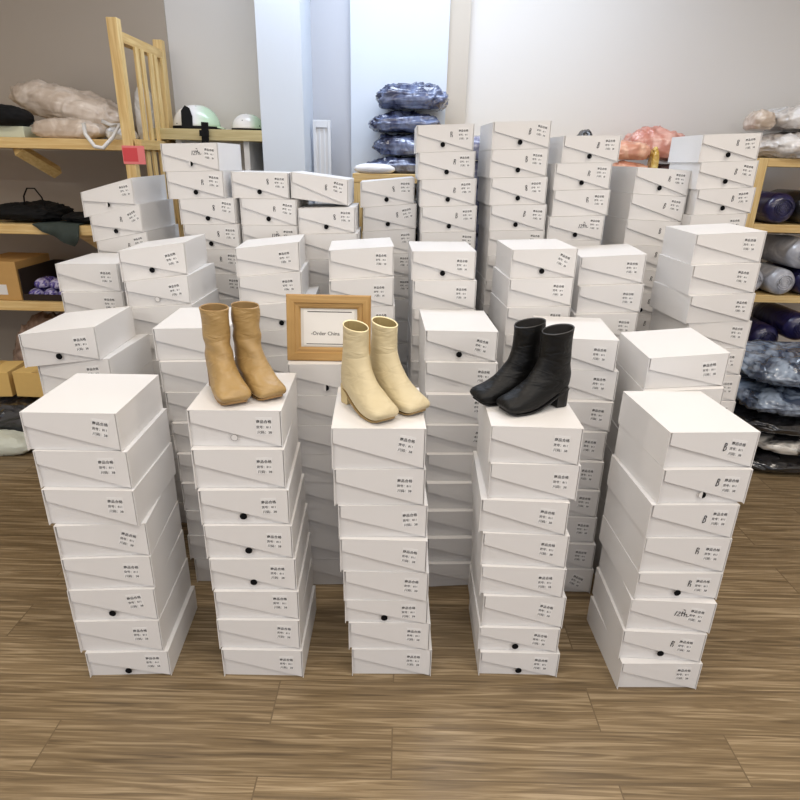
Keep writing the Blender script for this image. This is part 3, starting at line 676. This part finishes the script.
o = MB().box(-.09, .09, 0, .16, 0, .052).build('label_box', simple('pale_green_card', lin(210, 214, 190), .6), bevel=.002); o.location = (-2.02, 3.30, B1 + .001)
tag(o, 'pale flat carton under the black hat', 'box')
# middle board
bag('black_bag', (-2.03, 3.42, B2 + .012), (.36, .28, .10), M_black, 'black cloth bag with a thin strap on the middle shelf board', 'bag', seed=6.4, amp=.16)
bag('black_cloth', (-1.71, 3.43, B2 + .012), (.24, .30, .05), M_black, 'folded black cloth beside the black bag on the middle shelf board', 'cloth', seed=7.4, amp=.14)
mb = MB(); mb.tube([(-.05, 0, 0), (-.045, 0, .06), (-.02, 0, .10), (.02, 0, .10), (.05, 0, .055), (.06, 0, 0)], .004, 6)
o = mb.build('bag_strap', M_black); o.location = (-1.98, 3.35, B2 + .075); o.parent = None
tag(o, 'thin black cord loop standing above the black bag', 'cord')
mb = MB(); g = []
N1 = 12
top = [(-.14 + .24 * k / N1, 0.004 * math.sin(k * 1.7), 0) for k in range(N1 + 1)]
low = [(-.14 + .24 * k / N1 + .0, -.012 + .012 * math.sin(k * 1.3 + 1), -(.105 * (k / 10.0) if k <= 10 else .105 - .02 * (k - 10)) - .006) for k in range(N1 + 1)]
back = [(x, y + .16, .004) for x, y, z in top]
n = N1 + 1
V = back + top + low; V2 = [(x, y - .006, z + .002) for x, y, z in V]
fs = []
for a in range(2):
    for k in range(N1): fs.append((a * n + k, a * n + k + 1, (a + 1) * n + k + 1, (a + 1) * n + k))
m0 = len(V)
fs2 = [tuple(i + m0 for i in f[::-1]) for f in fs]
rimf = [(2 * n + k, 2 * n + k + 1, 2 * n + k + 1 + m0, 2 * n + k + m0) for k in range(N1)] + [(n, 2 * n, 2 * n + m0, n + m0), (2 * n - 1, 3 * n - 1, 3 * n - 1 + m0, 2 * n - 1 + m0)]
mb.add(V + V2, fs + fs2 + rimf, 0, True)
o = mb.build('hanging_cloth', M_greencloth); o.location = (-1.80, 3.242, B2 + .003)
tag(o, 'grey green cloth hanging in a triangle over the middle shelf board', 'cloth')
bag('clear_pack', (-1.43, 3.36, B2 + .001), (.11, .2, .07), F_clear, 'small clear pack at the end of the middle shelf board', 'pack', seed=8.0)
# bottom board
t = thing('cardboard_carton', (-2.226, 3.28, B3 + .001), 'brown cardboard carton with white label on the lowest shelf board', 'box')
MB().box(-.12, .12, 0, .34, 0, .21).build('carton_body', M_card_brown, t, bevel=.003)
MB().box(-.10, .05, -.002, 0, .03, .085).build('white_label', M_stick, t)
t = thing('open_carton', (-1.967, 3.28, B3 + .001), 'dark open carton of purple packs on the lowest shelf board', 'box')
mb = MB(); mb.box(-.13, .13, .0, .004, 0, .035); mb.box(-.13, -.126, .004, .36, 0, .17); mb.box(.126, .13, .004, .36, 0, .17); mb.box(-.126, .126, .356, .36, 0, .17); mb.box(-.126, .126, .004, .356, 0, .004)
mb.build('carton_body', M_dark, t)
rp = random.Random(4)
PW = ['lowest at the front by the brown carton', 'lowest in the front middle', 'lowest at the front corner by the post', 'upper one by the brown carton', 'upper one nearer the post']
for i, (x, y, z) in enumerate(((-.083, .09, .006), (.0, .09, .006), (.083, .09, .006), (-.045, .10, .060), (.045, .09, .060))):
    bag('purple_pack', (-1.967 + x, 3.28 + y, B3 + z), (.078, .14, .055), F_purple, 'purple wrapped pack in open carton, ' + PW[i], 'pack', 'purple packs in the open carton', ry=rp.uniform(-.03, .03), seed=i * 2.3, amp=.05, nu=26, nv=14)
# under the shelf
bag('brown_bag', (-2.06, 3.50, .0), (.50, .34, .60), F_brown, 'brown bag of clothes under the lowest shelf board', 'bag', seed=3.0, amp=.09)
def open_carton(loc, rz, label, w=.30, d=.24, h=.2):
    t = thing('flap_carton', loc, label, 'box', 'small cartons under the shelf', rz)
    MB().box(-w / 2, w / 2, 0, d, 0, h).build('carton_body', M_card_light, t, bevel=.003)
    MB().box(-.03, .03, -.001, d + .001, h, h + .001).build('tape', simple('brown_tape', lin(206, 168, 100), .3), t)
    return t
open_carton((-2.22, 2.99, .236), 0.1, 'light brown carton on black bag, farther from the white boxes', .26, .2, .14)
open_carton((-1.93, 3.0, .236), -.05, 'light brown carton on black bag, touching the white boxes', .28, .2, .14)
bag('black_bag', (-2.05, 3.07, 0), (.72, .34, .23), F_black, 'black plastic bag on the floor under two light cartons', 'bag', seed=6.0, amp=.05)
bag('white_parcel', (-2.12, 2.82, 0), (.42, .16, .11), simple('pale_parcel', lin(214, 218, 204), .45, bump=.6, scale=12), 'pale plastic parcel on the floor before the black bag', 'parcel', seed=1.7, amp=.06)

# ---- wall shelf with helmets ----
t = thing('wall_shelf', (-1.06, 3.52, 1.60), 'pale pine wall shelf carrying two helmets beside the pillar', 'shelf')
MB().box(-.31, .285, 0, .378, -.055, 0).build('shelf_board', wood('pale_pine', lin(206, 192, 146), lin(182, 166, 118)), t, bevel=.002)
MB().box(-.2, -.17, .05, .378, -.25, -.055).build('bracket', M_white_paint, t); MB().box(.17, .2, .05, .378, -.25, -.055).build('bracket', M_white_paint, t)
def helmet(loc, r, label, rz):
    t = thing('helmet', loc, label, 'helmet', 'helmets on the wall shelf', rz)
    rings = []
    for j in range(11):
        a = (math.pi / 2) * j / 10.5
        rr = math.cos(a) ** .85
        rings.append([(r * 1.12 * rr * math.cos(2 * math.pi * k / 32), r * .92 * rr * math.sin(2 * math.pi * k / 32), r * (.10 + 1.0 * math.sin(a)) + (.0 if j else 0)) for k in range(32)])
    m, nt, b = new_mat('helmet_shell'); tc = nt.nodes.new('ShaderNodeTexCoord'); s = nt.nodes.new('ShaderNodeSeparateXYZ'); rm = nt.nodes.new('ShaderNodeValToRGB')
    mr = nt.nodes.new('ShaderNodeMapRange'); mr.inputs['From Min'].default_value = -r; mr.inputs['From Max'].default_value = r
    nt.links.new(tc.outputs['Object'], s.inputs[0]); nt.links.new(s.outputs['X'], mr.inputs['Value']); nt.links.new(mr.outputs[0], rm.inputs['Fac'])
    rm.color_ramp.elements[0].position = .5; rm.color_ramp.elements[0].color = lin(238, 238, 238); rm.color_ramp.elements[1].position = .75; rm.color_ramp.elements[1].color = lin(196, 222, 196)
    vo = nt.nodes.new('ShaderNodeTexVoronoi'); vo.inputs['Scale'].default_value = 32; nt.links.new(tc.outputs['Object'], vo.inputs['Vector'])
    lt = nt.nodes.new('ShaderNodeMath'); lt.operation = 'LESS_THAN'; lt.inputs[1].default_value = .13; nt.links.new(vo.outputs['Distance'], lt.inputs[0])
    mx = nt.nodes.new('ShaderNodeMix'); mx.data_type = 'RGBA'; mx.inputs['B'].default_value = lin(70, 80, 80); nt.links.new(lt.outputs[0], mx.inputs['Factor']); nt.links.new(rm.outputs[0], mx.inputs['A'])
    nt.links.new(mx.outputs['Result'], b.inputs['Base Color']); b.inputs['Roughness'].default_value = .2
    mb = MB(); mb.loft(rings, 0, True); mb.build('shell', m, t)
    mb = MB(); R = lambda q, z: [(r * 1.12 * q * math.cos(2 * math.pi * k / 32), r * .92 * q * math.sin(2 * math.pi * k / 32), z) for k in range(32)]
    mb.loft([R(.97, 0), R(1.02, r * .04), R(1.02, r * .12), R(.99, r * .16)], 0, True); mb.build('rim', M_black, t)
    mb = MB(); mb.loft([[(r * 1.0, -r * .5, r * .10), (r * 1.0, r * .5, r * .10), (r * 1.0, r * .5, r * .18), (r * 1.0, -r * .5, r * .18)], [(r * 1.30, -r * .36, r * .06), (r * 1.30, r * .36, r * .06), (r * 1.30, r * .36, r * .12), (r * 1.30, -r * .36, r * .12)]], 0, False)
    mb.build('visor', m, t)
    return t
h1 = helmet((-1.17, 3.68, 1.601), .115, 'white helmet with green tint and hanging black strap on the wall shelf', .15)
mb = MB(); mb.prism([(-.028, .0), (.028, .0), (.03, .06), (.018, .10), (-.004, .112), (-.026, .085)], -.006, .006); mb.build('ear_cover', M_black, h1, (-.035, -.112, .004), (-.12, 0, 0))
h2 = helmet((-.885, 3.68, 1.601), .08, 'small white and green helmet near the pillar on the wall shelf', .3)
mb = MB(); mb.box(-.018, .018, -.012, 0, -.10, .02); mb.box(-.028, .02, -.016, -.002, -.05, -.02); mb.build('strap', M_black, h1, (.07, -.185, .012), (0, .05, -.15))

# ---- low back rack with bags ----
RZ = 1.398
t = thing('back_rack', (0.58, 3.40, 0), 'pine rack along the back wall behind the box stacks', 'rack')
MB().box(-.86, 1.17, 0, .44, RZ - .045, RZ).build('shelf_board', M_pine, t, bevel=.003)
MB().box(-.86, 1.17, 0, .44, .90, .945).build('shelf_board', M_pine, t, bevel=.003)
for x in (-.859, 1.119):
    for y in (.001, .389):
        MB().box(x, x + .05, y, y + .05, 0, RZ - .046).build('post', M_pine_z, t)
NB = ['lowest in its pile on the back rack', 'second from bottom of the pile on the back rack', 'second from top of the pile on the back rack', 'topmost of the pile above the back rack']
zz = RZ
for i, (x, w, h) in enumerate(((-.045, .40, .095), (-.02, .36, .115), (-.035, .37, .115), (.01, .38, .145))):
    bag('garment_bag', (x + .02, 3.70, zz + .001), (w, .30, h), F_navy, 'navy clothes in crinkled clear bag, ' + NB[i], 'bag', 'navy clothes bags on the back rack', rz=.1 * (-1) ** i, seed=i * 3.1 + 1, amp=.17, freq=2.8, e=.4, tail=.6)
    zz += h * 1.01
for i, (x, z) in enumerate(((.10, .947), (.10, 1.075), (.12, 1.205))):
    bag('black_bag', (x, 3.58, z), (.46, .30, .125), F_black, 'black plastic bag on the lower rack board, ' + ['lowest', 'middle', 'topmost'][i] + ' of three', 'bag', 'black bags on the lower rack board', seed=i + 11.0)
t = thing('framed_screen', (-.475, 0, 0), 'tall narrow white framed screen standing in the grey recess by the pillar', 'screen')
t.location = (-.482, 3.74, RZ - .0)
t.location.z = 0
mb = MB(); mb.box(-.05, -.034, 0, .03, 0, 1.67); mb.box(.034, .05, 0, .03, 0, 1.67); mb.box(-.034, .034, 0, .03, 1.63, 1.67); mb.box(-.034, .034, 0, .03, 0, .08); mb.build('panel_frame', M_white_paint, t, bevel=.003)
MB().box(-.034, .034, .012, .02, .08, 1.63).build('panel_sheet', M_stick, t)
mb = MB(); [mb.box(x - .004, x + .004, .006, .0125, .08, 1.63) for x in (-.014, .014)]; mb.build('panel_slat', M_white_paint, t)
bag('white_cushion', (-.165, 3.465, RZ + .001), (.22, .14, .05), simple('white_cloth', (.8, .8, .82, 1), .7, bump=.2, scale=20), 'white cushion lying on the rack end beside the white screen', 'cushion', seed=1.1, amp=.03, e=.7)
for i, (x, y, z, s, rx, ry, m, lab) in enumerate((
        (1.205, 3.50, RZ + .001, (.20, .15, .095), 0, 0, F_peach, 'flat peach clothes bag lying lowest on the back rack'),
        (1.195, 3.50, RZ + .098, (.20, .15, .10), 0, 0, F_peach, 'peach clothes bag on a flat one before the big pink bag'),
        (1.405, 3.70, RZ + .105, (.34, .22, .175), 0, .12, F_pink, 'large pink clothes bag leaning topmost on the back rack'),
        (1.665, 3.56, RZ + .115, (.15, .22, .10), 0, 0, F_pink, 'small pink clothes bag peeking over the white boxes'))):
    bag('garment_bag', (x, y, z), s, m, lab, 'bag', 'pink clothes bags on the back rack', rx=rx, ry=ry, seed=i * 1.7 + 21, amp=.13, freq=3.2)
bag('black_bag', (1.535, 3.66, RZ + .001), (.40, .30, .085), F_black, 'black bag on the back rack under the pink bags', 'bag', seed=31.0)
bag('gold_ribbon', (1.325, 3.47, RZ + .001), (.04, .08, .165), film('gold_film', lin(200, 160, 70), lin(236, 214, 130), .2, .8, 20), 'crumpled gold film between the peach and pink bags', 'film', seed=12.0, amp=.05)
bag('black_bag', (.955, 3.54, RZ + .001), (.12, .20, .245), F_black, 'black bag tip peeking over the seventh tall back stack', 'bag', seed=33.0, e=.9)
# packs between the tall stacks
t0 = None
for i in range(14):
    o = bag('plastic_pack', (.375 + .012 * math.sin(i * 2.1), 3.215, i * .1135), (.32, .30, .1125), F_lav, 'lavender plastic wrapped pack, ' + (ORD[13 - i] if i else 'lowest') + ', pile between the two tallest stacks', 'pack', 'plastic packs piled behind the boxes', seed=i * 1.3, amp=.03, nu=36, nv=16)
o = MB().box(-.028, .028, -.003, 0, 0, .07).build('red_label', simple('red_label', lin(214, 84, 92), .5)); o.location = (.40, 3.058, 1.52)
tag(o, 'red paper label on the topmost lavender pack', 'label')

# ---- shelf with fabric rolls on the right ----
t = thing('fabric_shelf', (1.90, 3.40, 0), 'pine shelf stacked with fabric rolls against the pale wall', 'shelf')
S1, S2, S3 = 1.52, 1.187, .802
for z in (S1, S2, S3, .30):
    MB().box(0, 1.4, 0, .45, z - .042, z).build('shelf_board', M_pine, t, bevel=.003)
for x in (-.047, 1.401):
    for y in (-.002, .404):
        MB().box(x, x + .046, y, y + .046, 0, S1).build('post', M_pine_z, t, bevel=.003)
bag('garment_bag', (2.20, 3.56, S1 + .001), (.70, .46, .14), F_white, 'white clothes bag lying lowest on top of the fabric shelf', 'bag', 'white bags on the fabric shelf', seed=41.0, amp=.10)
bag('garment_bag', (2.24, 3.58, S1 + .142), (.66, .42, .13), F_white, 'white clothes bag lying topmost on the fabric shelf', 'bag', 'white bags on the fabric shelf', seed=43.0, amp=.10)
bag('grey_bag', (1.848, 3.48, S1 + .136), (.11, .18, .10), F_beige, 'small greyish bag end beside the white clothes bags', 'bag', seed=44.0, amp=.12)
def roll(x, z, r, L, mat, label, y=3.38, rx=0.0, rz=0.0, end=None):
    t = thing('fabric_roll', (x, y, z), label, 'fabric roll', 'fabric rolls on the fabric shelf', rz)
    t.rotation_euler = (rx, 0, rz)
    n = 28; rings = []
    prof = [(.0, .30), (.004, .62), (.016, .86), (.035, .97), (.06, 1.0), (.5 * L, 1.01), (L - .06, 1.0), (L - .02, .9), (L, .5)]
    for yy, q in prof:
        rings.append([(r * q * math.cos(2 * math.pi * k / n) * (1 + .03 * noise.noise(Vector((math.cos(6.28 * k / n), math.sin(6.28 * k / n) + x, yy * 5)))), yy, r + r * q * .97 * math.sin(2 * math.pi * k / n)) for k in range(n)])
    mb = MB(); mb.loft(rings, 0, True); mb.build('roll_body', mat, t)
    mb = MB(); pts = [(r * .62 * (1 - k / 46) * math.cos(k * .6), -.001 + .003 * (k / 46), r + r * .62 * (1 - k / 46) * math.sin(k * .6)) for k in range(44)]
    mb.tube(pts, .0035, 5); mb.build('roll_end', end or mat, t)
    return t
F_pale = film('pale_roll_end', lin(186, 188, 196), lin(214, 216, 224), .3, .5, 14)
roll(2.025, S2, .083, .42, F_roll_navy, 'navy fabric roll beside the post on the upper roll board')
roll(2.206, S2, .088, .42, F_roll_black, 'black fabric roll beside the navy one on the upper roll board', y=3.40)
roll(1.975, S3, .075, .42, F_roll_grey, 'small grey fabric roll beside the post on the second roll board', end=F_pale, y=3.41)
roll(2.128, S3, .076, .42, F_roll_grey, 'grey fabric roll with pale end under a bigger grey roll', end=F_pale, y=3.37)
roll(2.288, S3, .080, .42, F_roll_navy, 'navy fabric roll beside the grey rolls on the second roll board')
roll(2.208, S3 + .147, .085, .42, F_roll_grey, 'big grey fabric roll lying across the others', y=3.36, end=F_pale)
t = bag('clear_bag', (2.16, 3.62, S3 + .322), (.34, .3, .018), F_clear, 'clear plastic bag with printed marks above the grey rolls', 'bag', seed=51.0, amp=.05)
roll(2.215, .30, .085, .42, F_roll_navy, 'navy fabric roll lowest behind the silver bags')
roll(2.04, .30, .085, .42, F_roll_black, 'black fabric roll low behind the silver bags by the post')
roll(2.13, .30 + .155, .085, .42, F_roll_navy, 'navy fabric roll leaning on two others behind the silver bags', y=3.40)
roll(2.288, .30 + .240, .082, .42, F_roll_navy, 'topmost navy fabric roll behind the silver bags', y=3.36)

# ---- pile of bags on the floor on the right ----
bag('black_bag', (2.12, 2.98, 0), (.72, .50, .10), F_black, 'flat black shiny bag lying on the floor under the pile', 'bag', 'bags piled on the floor', seed=61.0, amp=.05, tail=.9)
bag('white_bag', (2.16, 2.98, .102), (.64, .50, .105), film('black_white_film', lin(40, 40, 42), lin(226, 222, 214), .25, .8, 4, .6, (.42, .50)), 'black and white clothes bag second from bottom of the floor pile', 'bag', 'bags piled on the floor', seed=62.0, amp=.05)
bag('black_bag', (2.12, 3.00, .209), (.74, .52, .11), F_black, 'black bag in the middle of the floor pile', 'bag', 'bags piled on the floor', seed=63.0, amp=.06)
bag('garment_bag', (2.10, 3.00, .321), (.74, .54, .135), F_silver, 'dark blue clothes in shiny film, second from top of the floor pile', 'bag', 'bags piled on the floor', seed=64.0, amp=.12, e=.4)
bag('garment_bag', (2.13, 3.02, .458), (.74, .54, .15), F_silver, 'dark blue clothes in shiny film, topmost of the floor pile', 'bag', 'bags piled on the floor', seed=65.0, amp=.12, e=.4)
